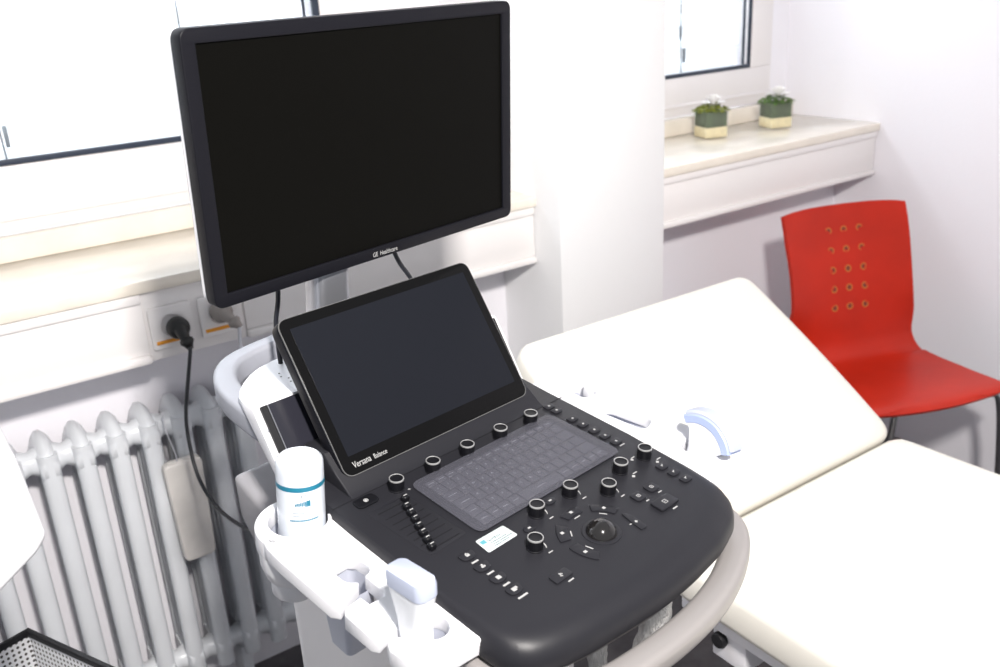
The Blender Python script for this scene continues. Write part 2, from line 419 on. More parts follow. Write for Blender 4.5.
power('power_cable', 'plug', 'cable', (.447, YF + .004, .944), Vector((.20, -.30, -.93)).normalized(),
      [(0.447, 1.69, 0.909), (0.43, 1.675, 0.862), (0.412, 1.66, 0.81), (0.402, 1.64, 0.769), (0.397, 1.61, 0.709), (0.4, 1.57, 0.672), (0.408, 1.51, 0.655), (0.424, 1.43, 0.657), (0.442, 1.35, 0.688)],
      'black mains cable with a round black plug, looping down in front of the radiator')
power('power_cable', 'plug2', 'cable2', (.534, YF + .004, .955), Vector((.55, -.45, -.70)).normalized(),
      [(0.538, 1.67, 0.9), (0.523, 1.6, 0.889), (0.505, 1.5, 0.857)],
      'grey mains cable with a grey-beige plug, passing behind the pale rear handle')

# ================================================================ ULTRASOUND MACHINE (local frame: x right, y to the rear)
MA = empty('ultrasound_machine', (0.526747, 0.900676, 0), math.radians(9),
           'ultrasound scanner cart with black control panel, tilted touch panel and tall monitor', 'ultrasound machine')
D0, TILT = 1.002185, math.radians(7)
# column body
plate('body_column', [rpoly([(-.15, -.11), (.118, -.11), (.118, .19), (-.15, .19)], .03)], .16, .955, 'beige', MA, .006)
bc = MA.children[-1]
tube('trim_line', [(-.085, -.1125, .80), (-.082, -.1125, .70), (-.065, -.1125, .55), (-.05, -.1125, .42)], .0028, 'tealstripe', bc, 6, 6)
tube('seam', [(-.125, -.1105, .80), (-.118, -.1105, .72), (-.10, -.1105, .62), (-.09, -.1105, .50)], .0022, 'grey', bc, 6, 6)
plate('base', [rpoly([(-.22, -.25), (.20, -.25), (.22, .27), (-.24, .27)], .07)], .09, .16, 'beige', MA, .02, 4)
for x, y in ((-.17, -.2), (.15, -.2), (.17, .22), (-.19, .22)):
    bm = bmesh.new(); lathe(bm, [(.02, -.014), (.045, -.013), (.05, -.008), (.05, .008), (.045, .013), (.02, .014)], 28, TR((x, y, .051)) @ RY(PI / 2))
    c = bmobj('caster', bm, 'rubber', MA); boxo('caster_fork', x - .024, x + .024, y - .02, y + .03, .075, .1, 'grey', c, .006)
# rear side shell (grey wedge under the deck)
bm = bmesh.new(); pr = [(.204, .966), (.115, .930), (.115, .865), (.165, .865), (.201, .90)]
plate('side_shell', [rpoly(pr, .012)], -.19, .19, 'grey2', MA, .008, 3, T=Matrix(((0, 0, 1, 0), (1, 0, 0, 0), (0, 1, 0, 0), (0, 0, 0, 1)))); bm.free()
# control panel (deck): its own tilted frame
CP = empty('control_panel'); CP.parent = MA; CP.location = (0, 0, D0); CP.rotation_euler = (TILT, 0, 0)
half = [(.195, .075), (.1925, 0), (.191, -.13), (.191, -.255), (.189, -.283), (.179, -.306), (.157, -.3225), (.113, -.336), (.05, -.343), (0, -.3445)]
lhalf = [(-.191 if y > -.2 else -x - .004, y) for x, y in [(.05, -.3395), (.112, -.331), (.150, -.3205), (.176, -.309), (.190, -.293), (.1905, -.270)]]
lhalf = [(-.05, -.3405), (-.112, -.334), (-.150, -.326), (-.174, -.315), (-.188, -.298), (-.1925, -.272), (-.191, -.2), (-.189, -.05), (-.187, 0), (-.187, .075)]
outline = half + lhalf
OUT = rpoly(outline, .012, 3)
# body of the deck: a stack of insets gives the wide rounded-over rim
def inset(po, d):
    out = []; N = len(po)
    for i in range(N):
        a, p, b = Vector(po[i - 1]), Vector(po[i]), Vector(po[(i + 1) % N])
        t = (b - a).normalized(); nrm = Vector((t.y, -t.x)); out.append(tuple(p - nrm * d * SGN))
    return out
ar = sum(OUT[i - 1][0] * OUT[i][1] - OUT[i][0] * OUT[i - 1][1] for i in range(len(OUT))); SGN = 1 if ar > 0 else -1
def frontw(y): t = max(0, min(1, (-y - .16) / .15)); return t * t * (3 - 2 * t)
bm = bmesh.new(); rings = []
for d, z, df in ((.006, -.036, 0), (.001, -.034, 0), (0, -.030, 0), (.0002, -.020, .001), (.0006, -.012, .0045), (.0012, -.006, .010), (.0022, -.0022, .017), (.0034, -.0005, .024), (.0046, 0, .031)):
    ring = []
    for x, y in OUT:
        fw = frontw(y); sx = 1 - (d + df * .45 * fw) / .19; sy = 1 - (d + (df if y < -.13 else 0)) / (.215 if y < -.13 else .2)
        ring.append(bm.verts.new((x * sx, -.13 + (y + .13) * sy, z)))
    rings.append(ring)
for a, b in zip(rings, rings[1:]):
    for i in range(len(a)): bm.faces.new((a[i], a[(i + 1) % len(a)], b[(i + 1) % len(a)], b[i]))
bm.faces.new(rings[0]); bm.faces.new(rings[-1])
bmobj('panel_shell', bm, 'black', CP, 30)
# pale under-shell and seam
US = [(p[0] * .86, p[1] * .965 + .002) for p in OUT]
plate('under_shell', [US], -.062, -.036, 'silver', CP, .008, 3)
boxo('seam', -.187, .192, -.0206, -.0194, -.0005, .0003, 'rubber', CP, 0)
def dk(name, u, v, polys, z0, z1, m, bev=.0008, parent=None): return plate(name, polys, z0, z1, m, parent or CP, bev, 1, loc=(u, v, 0))
# knobs
def knob(u, v, r=.0091, h=.0148):
    bm = bmesh.new(); lathe(bm, [(r * 1.05, 0), (r * 1.05, .001), (r * .95, .0015), (r * .97, h - .002), (r * .93, h - .0005), (r * .80, h - .0003), (r * .76, h - .0012), (r * .3, h - .0014)], 32)
    lathe(bm, [(r * .97, h - .0016), (r * .96, h), (r * .87, h + .0003), (r * .82, h - .0006)], 32, cap=False, mi=1)
    for i in range(24):
        a = i / 24 * 2 * PI; T = RZ(a); box(bm, r * .95, r * .985, -.0003, .0003, .002, h - .003, 0, T=T)
    o = bmobj('knob', bm, ['knob', 'ring'], CP, 40, loc=(u, v, 0))
    return o
kproto = None
KN = [(-.1081, -.0358), (-.053, -.0358), (.0018, -.0362), (.0586, -.0362), (.1132, -.0366), (.0319, -.1771), (-.0237, -.1769), (-.0674, -.216), (.068, -.2042), (.1124, -.1862), (.1587, -.1866)]
for u, v in KN:
    if not kproto: kproto = knob(u, v)
    else:
        c = kproto.copy(); COL.objects.link(c); c.parent = CP; c.location = (u, v, 0)
# printed marks beside knobs
def marks(name, lst, m='legend', z=.0003):
    for u, v, w_, h_, a in lst:
        bmobj(name, box(bmesh.new(), -w_ / 2, w_ / 2, -h_ / 2, h_ / 2, 0, z, 0), m, CP, loc=(u, v, 0), rot=(0, 0, a))
def arc_mark(u, v):
    pts = [(u + .0125 * math.cos(-.75 + k * .22), v + .0125 * math.sin(-.75 + k * .22), .0002, k) for k in range(6)]
    bm = bmesh.new(); vs = []
    for x, y, z, k in pts:
        w_ = .0003 + .00017 * k; d = Vector((x - u, y - v)).normalized(); vs.append((bm.verts.new((x - d.x * w_, y - d.y * w_, .0003)), bm.verts.new((x + d.x * w_, y + d.y * w_, .0003))))
    for a, b in zip(vs, vs[1:]): bm.faces.new((a[0], a[1], b[1], b[0]))
    bmobj('dial_mark', bm, 'legend', CP)
lm = []
for u, v in KN[:5]: lm += [(u + .010, v - .0105, .003, .0012, -.5)]
for u, v in KN[5:9]:
    arc_mark(u, v)
    lm.append((u + .008, v - .0155, .006, .0014, 0))
for u, v in KN[9:]: lm += [(u + .004, v - .0175, .004, .0035, .7), (u + .011, v - .014, .007, .0016, 0)]
lm += [(.1475, -.178, .006, .0016, 0), (.143, -.1805, .0035, .0035, .8)]
marks('printed_mark', lm)
# buttons: outline, icon
def button(u, v, po, h=.0022, icon=None, m='button', name='button', lab=None):
    o = dk(name, u, v, [po], .0001, h, m, .0009)
    bm = bmesh.new()
    for a, b, w_, h_, r in (icon or [(0, 0, .003, .003, .6)]): box(bm, -w_ / 2, w_ / 2, -h_ / 2, h_ / 2, h - .0001, h + .0002, 0, T=TR((a, b, 0)) @ RZ(r))
    bmobj('button_icon', bm, 'legend', o)
    if lab:
        bm = bmesh.new()
        for a, b, w_, h_, r in lab: box(bm, -w_ / 2, w_ / 2, -h_ / 2, h_ / 2, 0, .0003, 0, T=TR((a, b, 0)) @ RZ(r))
        bmobj('button_label', bm, 'legend', o)
    return o
shield = rpoly([(-.0095, .0065), (.0095, .0065), (.0085, -.004), (.003, -.0068), (-.003, -.0068), (-.0085, -.004)], .004)
ICON = [[(0, 0, .0045, .004, 0), (0, .002, .002, .003, .4)], [(0, -.001, .005, .0025, 0), (0, .001, .0024, .004, 0)], [(0, 0, .0052, .005, 0)], [(-.001, 0, .005, .005, 0), (.0022, .001, .003, .003, 0)]]
LV = [-.1785, -.2015, -.2245, -.2475]
for k, v in enumerate(LV): button(-.1295, v, shield, icon=ICON[k], name='shield_button', lab=[(.0005, -.0110, .009 + .004 * (k == 3), .0022, 0)])
# right-edge column of small keys
tab = rpoly([(-.0078, .0052), (.0078, .0052), (.0078, -.0035), (.005, -.0062), (-.005, -.0062), (-.0078, -.0035)], .0022)
for k, v in enumerate((-.027, -.0406, -.0688, -.087, -.1061, -.124, -.1420)): button(.1595, v, tab, icon=[(0, 0, .003, .0026, .3 * k)], lab=[(.001, -.009, .009, .0016, 0)] if k == 6 else None)
for k, v in enumerate((-.2145, -.2315, -.2490)): button(.158, v, tab, icon=[(-.001, 0, .0012, .003, 0), (.001, .001, .003, .0011, .7)])
sq = rpoly([(-.008, .0075), (.008, .0075), (.0085, -.005), (.005, -.0078), (-.005, -.0078), (-.0085, -.005)], .003)
def frame_icon(r): return [(0, r, 2 * r, .0007, 0), (0, -r, 2 * r, .0007, 0), (r, 0, .0007, 2 * r, 0), (-r, 0, .0007, 2 * r, 0), (0, 0, r * .9, .0008, 0)]
button(.1127, -.2325, sq, icon=frame_icon(.002), lab=[(.002, -.0112, .006, .0015, 0)]); button(.0871, -.2335, sq, icon=frame_icon(.002), lab=[(.003, -.0112, .005, .0015, 0)])
button(.0995, -.2615, rpoly([(-.0155, .0095), (.0155, .0095), (.016, -.009), (-.016, -.009)], .003), .0036, frame_icon(.0026), name='print_button', lab=[(.003, -.0125, .008, .0018, 0)])
button(-.0805, -.2645, rpoly([(-.012, .0065), (.012, .0065), (.0125, -.0065), (-.0125, -.0065)], .002), icon=[(0, 0, .0012, .0055, .2), (0, 0, .005, .001, .8), (.0016, .001, .001, .003, .9)], lab=[(.004, -.0105, .008, .0015, 0)])
for u, v in ((.0046, -.1715), (-.0490, -.1900)): button(u, v, circle2(0, 0, .0078, 20, .0055), icon=[(0, 0, .004, .0022, 0)], name='oval_button')
# power button
pb = button(-.1496, -.0328, rrect(.0145, .009, .006), icon=[], name='power_button', m='knob')
bm = bmesh.new()
for k in range(12):
    a = PI / 2 + .6 + k * (2 * PI - 1.2) / 11; box(bm, .0021, .0029, -.0007, .0007, 0, .0026, 0, T=RZ(a))
box(bm, -.0004, .0004, 0, .0034, 0, .0026); bmobj('button_icon', bm, 'legend', pb)
# arc buttons round the trackball
TB = (.0061, -.2460)
def arc(a0, a1, r0=.0255, r1=.0385, name='arc_button', icon=None, lab=None):
    n = 10; P_ = [(r1 * math.cos(a0 + (a1 - a0) * i / n), r1 * math.sin(a0 + (a1 - a0) * i / n)) for i in range(n + 1)]
    P_ += [(r0 * math.cos(a1 + (a0 - a1) * i / n), r0 * math.sin(a1 + (a0 - a1) * i / n)) for i in range(n + 1)]
    am = (a0 + a1) / 2; rm = (r0 + r1) / 2
    return button(TB[0], TB[1], P_, .0016, [(rm * math.cos(am), rm * math.sin(am), .004, .0035, 0)], name=name, lab=[((r0 - .0035) * math.cos(am), (r0 - .0035) * math.sin(am), .009, .0012, am - PI / 2)])
R_ = math.radians
arc(R_(73), R_(107), .0385, .0500); arc(R_(16), R_(57), .0365, .0475); arc(R_(126), R_(160), .0370, .0500)
arc(R_(174), R_(217), .0345, .0480)
button(.0465, -.2600, rpoly([(.000, .020), (.0065, .014), (.0065, -.004), (.0035, -.0150), (-.006, -.014), (-.0040, 0)], .003), .0016, [(.001, -.001, .0035, .003, .7)], name='arc_button', lab=[(-.006, .001, .003, .0014, 0)])
# trackball
tb = dk('trackball_ring', TB[0], TB[1], [circle2(0, 0, .0222, 40), circle2(0, 0, .0166, 40)], -.001, .0009, 'button', .0006)
bm = bmesh.new(); bmesh.ops.create_uvsphere(bm, u_segments=40, v_segments=24, radius=.0180); bmobj('trackball', bm, 'ball', CP, 180, loc=(TB[0], TB[1], -.0035))
# gain sliders
SV = [-.0610, -.0740, -.0860, -.0980, -.1100, -.1215, -.1333, -.1448]; SU = [-.116, -.1245, -.128, -.132, -.137, -.141, -.145, -.149]
dk('slider_well', 0, 0, [rpoly([(-.163, -.052), (-.108, -.052), (-.103, -.150), (-.157, -.152)], .006)], -.0002, .0004, 'black', .0003)
for v, u in zip(SV, SU):
    boxo('slider_slot', -.154, -.110, v - .0007, v + .0007, .0003, .0007, 'rubber', CP, 0)
    bm = bmesh.new(); box(bm, u - .0042, u + .0042, v - .0042, v + .0042, .0005, .0085, .0022, 3); box(bm, u - .0024, u + .0024, v - .0006, v + .0006, .0084, .0088, 0, mi=1)
    bmobj('slider_cap', bm, ['knob', 'legend'], CP, 40)
# regulatory sticker
st = dk('sticker', -.0862, -.1773, [rpoly([(-.0205, .0115), (.0205, .0112), (.0215, -.0112), (-.0225, -.0118)], .0025)], 0, .0004, 'sticker', .0001)
bm = bmesh.new(); box(bm, -.0185, -.0120, .0015, .0070, .0004, .0006)
bmobj('sticker_emblem', bm, 'teal2', st)
bm = bmesh.new(); x = -.010
for w_, h_ in ((.0008, .0035), (.0016, .0022), (.0008, .003), (.0016, .0022), (.0008, .004), (.002, .003), (.0014, .0022), (.0008, .003), (.0012, .002)):
    box(bm, x, x + w_ * .6, .001, .001 + h_, .0004, .0006); x += w_ + .0008
for k, (a, b) in enumerate(((-.0095, .012), (-.0095, .016), (-.0095, .010))):
    x = a
    while x < b: l = random.uniform(.001, .003); box(bm, x, x + l, -.0025 - k * .003, -.0016 - k * .003, .0004, .0006); x += l + .0006
bmobj('sticker_print', bm, 'greyprint', st)
# keyboard with clear film cover
KB = empty('keyboard'); KB.parent = MA; KB.location = (0, 0, D0); KB.rotation_euler = (TILT, 0, 0)
KO = [(-.0925, -.0462), (.1395, -.0450), (.1395, -.1608), (-.0935, -.1608)]
plate('keyboard_base', [rpoly(KO, .010)], 0, .0016, 'keybed', KB, .0007)
u0, u1, v0, v1 = -.0825, .1300, -.0525, -.1545
unit = (u1 - u0) / 14
rows = [([1] * 14, None, .62), ([1] * 14, "^1234567890-=<", 1), ([1.5] + [1] * 11 + [1.5], "\tQWERTYUIOP[ \t", 1), ([1.8] + [1] * 10 + [1, 1.2], " ASDFGHJKL;' ", 1),
        ([1.2] + [1] * 11 + [1.8 - .2 + .0], " \\ZXCVBNM,./ ", 1), ([1.2, 1, 1.1, 1.1, 4.4, 1.1, 1.1, 1, 1, 1], None, 1)]
tot = sum(r[2] for r in rows); hv = (v0 - v1) / tot; v = v0; g = .0007
for ri, (ws, chs, hh) in enumerate(rows):
    sc = 14 / sum(ws); x = u0; hgt = hv * hh
    for ki, w_ in enumerate(ws):
        ww = w_ * unit * sc; bm = bmesh.new()
        box(bm, -ww / 2 + g, ww / 2 - g, -hgt / 2 + g, hgt / 2 - g, .0012, .0034, .0006, 1)
        if chs and ki < len(chs) and chs[ki] not in ' \t': bm_add(bm, text_mesh(chs[ki], .0045, .0001, 'CENTER'), TR((-.001, .0, .0035)), 1)
        elif ki in (0,) or not chs: box(bm, -min(ww * .25, .007), min(ww * .25, .007), -.0004, .0004, .0034, .0036, 0, mi=1)
        bmobj('key', bm, ['key', 'legend_dim'], KB, 40, loc=(x + ww / 2, v - hgt / 2, 0)); x += ww
    v -= hgt
KO2 = [(-.0960, -.0437), (.1425, -.0425), (.1435, -.1632), (-.0972, -.1632)]
plate('clear_cover', [rpoly(KO2, .013)], .0040, .0048, 'film', KB, .0003)
# touch panel -------------------------------------------------------------
TP = empty('touch_panel'); TP.parent = MA; TT = math.radians(33.38); TP.location = (-.15, 0, 1.01419)
TP.rotation_euler = (PI / 2 - TT, 0, 0)      # x right, y up the face, z out of the face
TH = .2007
plate('panel_housing', [rpoly([(0, 0, .014), (.30, 0, .014), (.30, TH, .016), (0, TH, .016)], .01, 8)], -.024, -.0008, 'bezel', TP, .006, 3)
plate('chrome_edge', [rpoly([(.0005, .0005), (.2995, .0005), (.2995, TH - .0005), (.0005, TH - .0005)], .014, 8), rpoly([(.0012, .0014), (.2988, .0014), (.2988, TH - .0012), (.0012, TH - .0012)], .0135, 8)], -.0022, .0000, 'edge', TP, .0001)
plate('front_glass', [rpoly([(.0012, .0014), (.2988, .0014), (.2988, TH - .0012), (.0012, TH - .0012)], .0135, 8)], -.002, .0002, 'glass_black', TP, .0003)
boxo('display', .0135, .2865, .0235, .1865, .0, .0004, 'touchscreen', TP, 0)
text('name_print', 'Versana', .0110, 'legend_dim', TP, TR((.0145, .0085, .0004)), ext=.00005, sx=.72)
text('name_print', 'Balance', .0084, 'legend_dim', TP, TR((.0440, .0088, .0004)), ext=.00005, sx=.76)
for o in TP.children:
    if o.name.startswith('name_print'): o.data.materials[0] = M['legend']
# foot of the touch panel (concave sweep from the deck up to the glass)
pf = [(-.024, .9988), (-.018, 1.0003), (-.011, 1.0040), (-.0045, 1.0095), (.010, 1.020), (.03, 1.040), (.07, 1.04), (.07, .995), (-.02, .993)]
plate('panel_foot', [pf], -.158, .158, 'black', MA, .002, 2, T=Matrix(((0, 0, 1, 0), (1, 0, 0, 0), (0, 1, 0, 0), (0, 0, 0, 1))))
# rear housing -----------------------------------------------------------
PX = Matrix(((0, 0, 1, 0), (1, 0, 0, 0), (0, 1, 0, 0), (0, 0, 0, 1)))
RH = empty('rear_housing'); RH.parent = MA
hp = [(.045, .985), (.112, 1.088), (.20, 1.088), (.20, .985)]
bm = bmesh.new()
hc = [(.197, .103), (.198, .125), (.193, .145), (.182, .163), (.167, .181), (.149, .198), (.128, .211), (.105, .2185), (.08, .222)]
topo = hc + [(-x, y) for x, y in hc[::-1]]
def yfront(z): return .045 + (z - .985) / (1.088 - .985) * .062
rings = []
for z, sh in ((.972, .008), (.985, .003), (1.03, .001), (1.075, 0), (1.086, .001), (1.0895, .004)):
    ring = []
    yr = .222 - (1.0895 - z) * 1.05 - sh * .6
    for x, y in topo:
        t = (y - .103) / (.222 - .103); yy = yfront(z) + (yr - yfront(z)) * t if t > 0 else yfront(z)
        ring.append(bm.verts.new((x * (1 - sh * 3), yy, z)))
    rings.append(ring)
for a, b in zip(rings, rings[1:]):
    for i in range(len(a)): bm.faces.new((a[i], a[(i + 1) % len(a)], b[(i + 1) % len(a)], b[i]))
bm.faces.new(rings[0]); bm.faces.new(rings[-1]); bmobj('housing_shell', bm, 'white', RH, 35)
# dark glossy face and side strip, lying on the slanted front
ang = math.atan2(.062, .103); FT = TR((0, .0445, .985)) @ RX(PI / 2 - ang); L_ = math.hypot(.062, .103)
def slab(name, x0, x1, y0, y1, z0, z1, m, bev=.0008):
    bm = box(bmesh.new(), x0, x1, y0, y1, z0, z1, bev, 1, T=FT); return bmobj(name, bm, m, RH)
slab('dark_face', -.180, .180, .0, L_ - .001, .0005, .005, 'gloss'); slab('black_strip', -.189, -.181, .0, L_ - .001, .0005, .0062, 'rubber'); slab('black_strip', .181, .189, .0, L_ - .001, .0005, .0062, 'rubber')
slab('silver_line', -.181, -.180, .0, L_ - .001, .004, .0066, 'silver2', 0)
bm = bmesh.new()
for k in range(5): lathe(bm, [(.0012, 0), (.0012, .0006)], 10, TR((-.120 - .004 * (k % 2), .128 + k * .011, 1.0893)))
bmobj('vent_holes', bm, 'rubber', RH)
# rear handle ring
bm = bmesh.new()
path = spline([(-0.176, 0.095, 1.05), (-0.181, 0.14, 1.062), (-0.181, 0.175, 1.069), (-0.174, 0.208, 1.073), (-0.158, 0.239, 1.075), (-0.136, 0.26, 1.077), (-0.105, 0.269, 1.079), (-0.06, 0.268, 1.083), (0, 0.265, 1.086), (0.06, 0.268, 1.083), (0.105, 0.269, 1.079), (0.136, 0.26, 1.077), (0.158, 0.239, 1.075), (0.174, 0.208, 1.073), (0.181, 0.175, 1.069), (0.181, 0.14, 1.062), (0.176, 0.095, 1.05)], 8)
sweep(bm, path, rrect(.0150, .0165, .007, 4)); bmobj('rear_handle', bm, 'grey', MA, 50)
# front handle
bm = bmesh.new()
path = spline([(-.155, -.16, .93), (-.178, -.22, .922), (-.187, -.27, .914), (-.172, -.320, .908), (-.12, -.347, .905), (-.05, -.357, .905), (.02, -.357, .905), (.08, -.3475, .905), (.130, -.331, .905), (.172, -.309, .905), (.197, -.282, .906), (.206, -.245, .910), (.204, -.20, .918), (.19, -.15, .93)], 8)
sweep(bm, path, rrect(.0165, .0135, .009, 5)); bmobj('front_handle', bm, 'silver', MA, 60)
# monitor stand and monitor ----------------------------------------------
bm = bmesh.new()
rings = []
for k in range(13):
    t = k / 12; z = 1.085 + t * .20; w_ = .038 - .012 * math.sin(t * PI); y = .185 + .03 * math.sin(t * PI * .5) * 0
    rings.append([bm.verts.new((-.030 + a + .02 * t * t, y + b, z)) for a, b in rrect(w_, .020, .012)])
for a, b in zip(rings, rings[1:]):
    for i in range(len(a)): bm.faces.new((a[i], a[(i + 1) % len(a)], b[(i + 1) % len(a)], b[i]))
bm.faces.new(rings[0]); bm.faces.new(rings[-1])
sd = bmobj('monitor_stand', bm, 'silver2', MA, 50)
boxo('mount_plate', -.06, .10, .185, .20, 1.25, 1.37, 'grey', sd, .004)
MON = empty('monitor'); MON.parent = MA; MON.location = (.0539, .1522, 1.355)
MON.rotation_euler = (PI / 2 + math.radians(3.42), 0, math.radians(12.83 - 9))
WO, HO = .2555, .1530
rim = rpoly([(-WO, -HO), (WO, -HO), (WO, HO + .0008), (-WO, HO)], .013, 8)
scr = [(-.238, -.1373), (.238, -.1373), (.238, .1373), (-.238, .1373)]
plate('bezel', [rim, scr], -.019, 0, 'bezel', MON, .0015, 2)
boxo('screen', -.2385, .2385, -.138, .138, -.008, -.0035, 'screen', MON, 0)
plate('back_cover', [[(x * .995, y * .985) for x, y in rim]], -.031, -.0185, 'white', MON, .006, 3)
text('maker_print', 'GE', .0088, 'legend', MON, TR((-.0205, -.1492, .0004)), ext=.0001, sx=.80)
text('maker_print', 'Healthcare', .0088, 'legend', MON, TR((-.0082, -.1492, .0004)), ext=.0001, sx=.80)
boxo('mount_hub', -.07, .05, -.06, .06, -.060, -.030, 'white', MON, .01, 3)
tube('monitor_cable', [(-.078, .21, 1.26), (-.0837, .21, 1.1787), (-.0932, .21, 1.138), (-.10, .20, 1.088)], .0032, 'cable', MA)
tube('monitor_cable', [(.085, .212, 1.26), (.1086, .21, 1.1813), (.1314, .21, 1.1415), (.15, .20, 1.086)], .0032, 'cable', MA)

# holder trays --------------------------------------------------------------
LT = empty('left_holder_tray'); LT.name = 'holder_tray'; LT.parent = MA; LT.location = (0, 0, D0); LT.rotation_euler = (TILT, 0, 0)
def acirc(cx_, cy_, r, a0, a1, n=14): return [(cx_ + r * math.cos(R_(a0 + (a1 - a0) * i / n)), cy_ + r * math.sin(R_(a0 + (a1 - a0) * i / n))) for i in range(n + 1)]
ring0 = (-.2164, .0023)
po = [(-.176, .012), (-.184, .012)] + acirc(ring0[0], ring0[1], .0330, 25, -165, 16) + [(-.2620, .0040), (-.2665, -.015), (-.2675, -.040), (-.2665, -.1275), (-.260, -.1365),
      (-.2270, -.1215), (-.2345, -.1145), (-.2365, -.108), (-.2360, -.087), (-.2300, -.0805), (-.2110, -.0795), (-.2050, -.086), (-.2040, -.109), (-.2085, -.1155), (-.2160, -.1180),
      (-.2165, -.1480), (-.2215, -.1545), (-.2375, -.1540), (-.2385, -.1400), (-.2595, -.1430), (-.2650, -.1500), (-.2645, -.1910), (-.2600, -.1975), (-.2470, -.1945)]
po += acirc(-.2130, -.2190, .0170, 150, -170, 16)
po += [(-.2480, -.2050), (-.2570, -.2060), (-.2620, -.2160), (-.2590, -.2360), (-.2480, -.2520), (-.2280, -.2610), (-.2050, -.2620), (-.1840, -.2640), (-.176, -.2640)]
plate('tray_plate', [po], -.034, -.012, 'white', LT, .0035, 3)
lip = [circle2(ring0[0], ring0[1], .0368, 40), circle2(ring0[0], ring0[1], .0325, 40)]
plate('cup_ring', lip, -.030, -.008, 'white', LT, .003, 3)
bmobj('cup', lathe(bmesh.new(), [(.0325, -.028), (.0325, -.060), (.030, -.066), (.001, -.066)], 36, TR((ring0[0], ring0[1], 0)), cap=False), 'hole', LT)
bmobj('cup_skirt', lathe(bmesh.new(), [(.0365, -.034), (.0362, -.052), (.0310, -.069), (.0262, -.073), (.0262, -.093), (.022, -.098), (.001, -.098)], 36, TR((-.2290, -.0030, 0)), cap=False), 'white', LT)
bmobj('probe_sleeve', sweep(bmesh.new(), [(-.220, -.098, -.030), (-.220, -.098, -.05), (-.221, -.100, -.075), (-.221, -.101, -.078)], rrect(.0165, .0185, .008, 4), up=Vector((0, 1, 0)), cap=False), 'hole', LT)
plate('outer_flange', [acirc(ring0[0], ring0[1], .0475, 75, 205, 18) + acirc(ring0[0], ring0[1], .0355, 205, 75, 18)], -.040, -.012, 'white', LT, .003, 3)
# open pocket below the square hole
bm = bmesh.new()
def pocket(bm, cx_, cy_, hx, hy, r, z0, z1, tap=.8, open_a=None):
    sec = rrect(hx, hy, r, 5); rings = []
    for z, s in ((z0, 1), (z0 + (z1 - z0) * .6, .97), (z1, tap)): rings.append([bm.verts.new((cx_ + a * s, cy_ + b * s, z)) for a, b in sec])
    for a, b in zip(rings, rings[1:]):
        for i in range(len(a)): bm.faces.new((a[i], a[(i + 1) % len(a)], b[(i + 1) % len(a)], b[i]))
    bm.faces.new(rings[-1]); return bm
for c in list(LT.children):
    if c.name.startswith('probe_sleeve'): bpy.data.objects.remove(c)
bmobj('probe_pocket', pocket(bmesh.new(), -.2240, -.100, .0195, .0220, .008, -.030, -.110), 'hole', LT)
bmobj('probe_pocket', pocket(bmesh.new(), -.2300, -.1480, .0120, .0100, .005, -.032, -.055), 'hole', LT)
bmobj('probe_pocket', lathe(bmesh.new(), [(.0175, -.030), (.0175, -.055), (.010, -.060), (.001, -.060)], 28, TR((-.213, -.219, 0)), cap=False), 'hole', LT)
RT = empty('holder_tray'); RT.parent = MA; RT.location = (0, 0, D0); RT.rotation_euler = (TILT, 0, 0)
po = [(.182, .045), (.225, .052, .02), (.262, .045, .03), (.279, .020, .02), (.281, -.030, .02), (.274, -.060, .01), (.279, -.10, .02), (.281, -.150, .01), (.283, -.205, .03), (.272, -.240, .03), (.240, -.262, .03), (.212, -.263, .01), (.182, -.263)]
ov = [(.247, -.012, .016)]
hA = rpoly([(.232, .013), (.262, .013), (.262, -.030), (.232, -.030)], .014, 6)
hB = rpoly([(.219, -.055), (.252, -.055), (.262, -.125), (.229, -.137)], .014, 6)
hC = circle2(.246, -.205, .018, 28)
plate('tray_plate', [rpoly(po, .006, 6), hA, hB, hC], -.034, -.012, 'white', RT, .0035, 3)
bmobj('probe_pocket', pocket(bmesh.new(), .247, -.0085, .0155, .0220, .014, -.030, -.060), 'hole', RT)
bmobj('probe_pocket', pocket(bmesh.new(), .241, -.0945, .021, .041, .015, -.030, -.060), 'hole', RT)
bmobj('probe_pocket', lathe(bmesh.new(), [(.0185, -.030), (.0185, -.055), (.010, -.060), (.001, -.060)], 28, TR((.246, -.205, 0)), cap=False), 'hole', RT)
boxo('cable_clip', .250, .256, -.026, -.010, -.024, -.004, 'white', RT, .002)

# ---- things held by the machine (own top-level objects) --------------------
MW = Matrix.Translation(MA.location) @ RZ(math.radians(9))
DW = MW @ TR((0, 0, D0)) @ RX(TILT)
def W3(l): return MW @ Vector(l)
# gel bottle standing on its cap
bt = empty('gel_bottle', tuple(DW @ Vector((ring0[0] + .003, ring0[1] - .001, -.063))), math.radians(9 - 24), 'upside-down translucent gel bottle with a teal band, standing in the ring holder', 'bottle')
bt.rotation_euler = (math.radians(2), math.radians(4.5), math.radians(9))
bm = bmesh.new(); lathe(bm, [(.010, .0), (.020, .008), (.0255, .022), (.0263, .035), (.0263, .060), (.0261, .112), (.0258, .1205), (.0245, .1250), (.0215, .1275), (.0200, .1265), (.014, .1255), (.001, .1255)], 48)
bmobj('bottle_body', bm, 'bottle', bt, 50)
def band(name, r, z0, z1, a0, a1, m, n=28):
    bm = bmesh.new(); v = [[bm.verts.new((r * math.cos(a0 + (a1 - a0) * i / n), r * math.sin(a0 + (a1 - a0) * i / n), z)) for i in range(n + 1)] for z in (z0, z1)]
    for i in range(n): bm.faces.new((v[0][i], v[0][i + 1], v[1][i + 1], v[1][i]))
    return bmobj(name, bm, m, bt, 60)
band('teal_band', .0265, .0960, .1015, 0, 2 * PI, 'teal', 48)
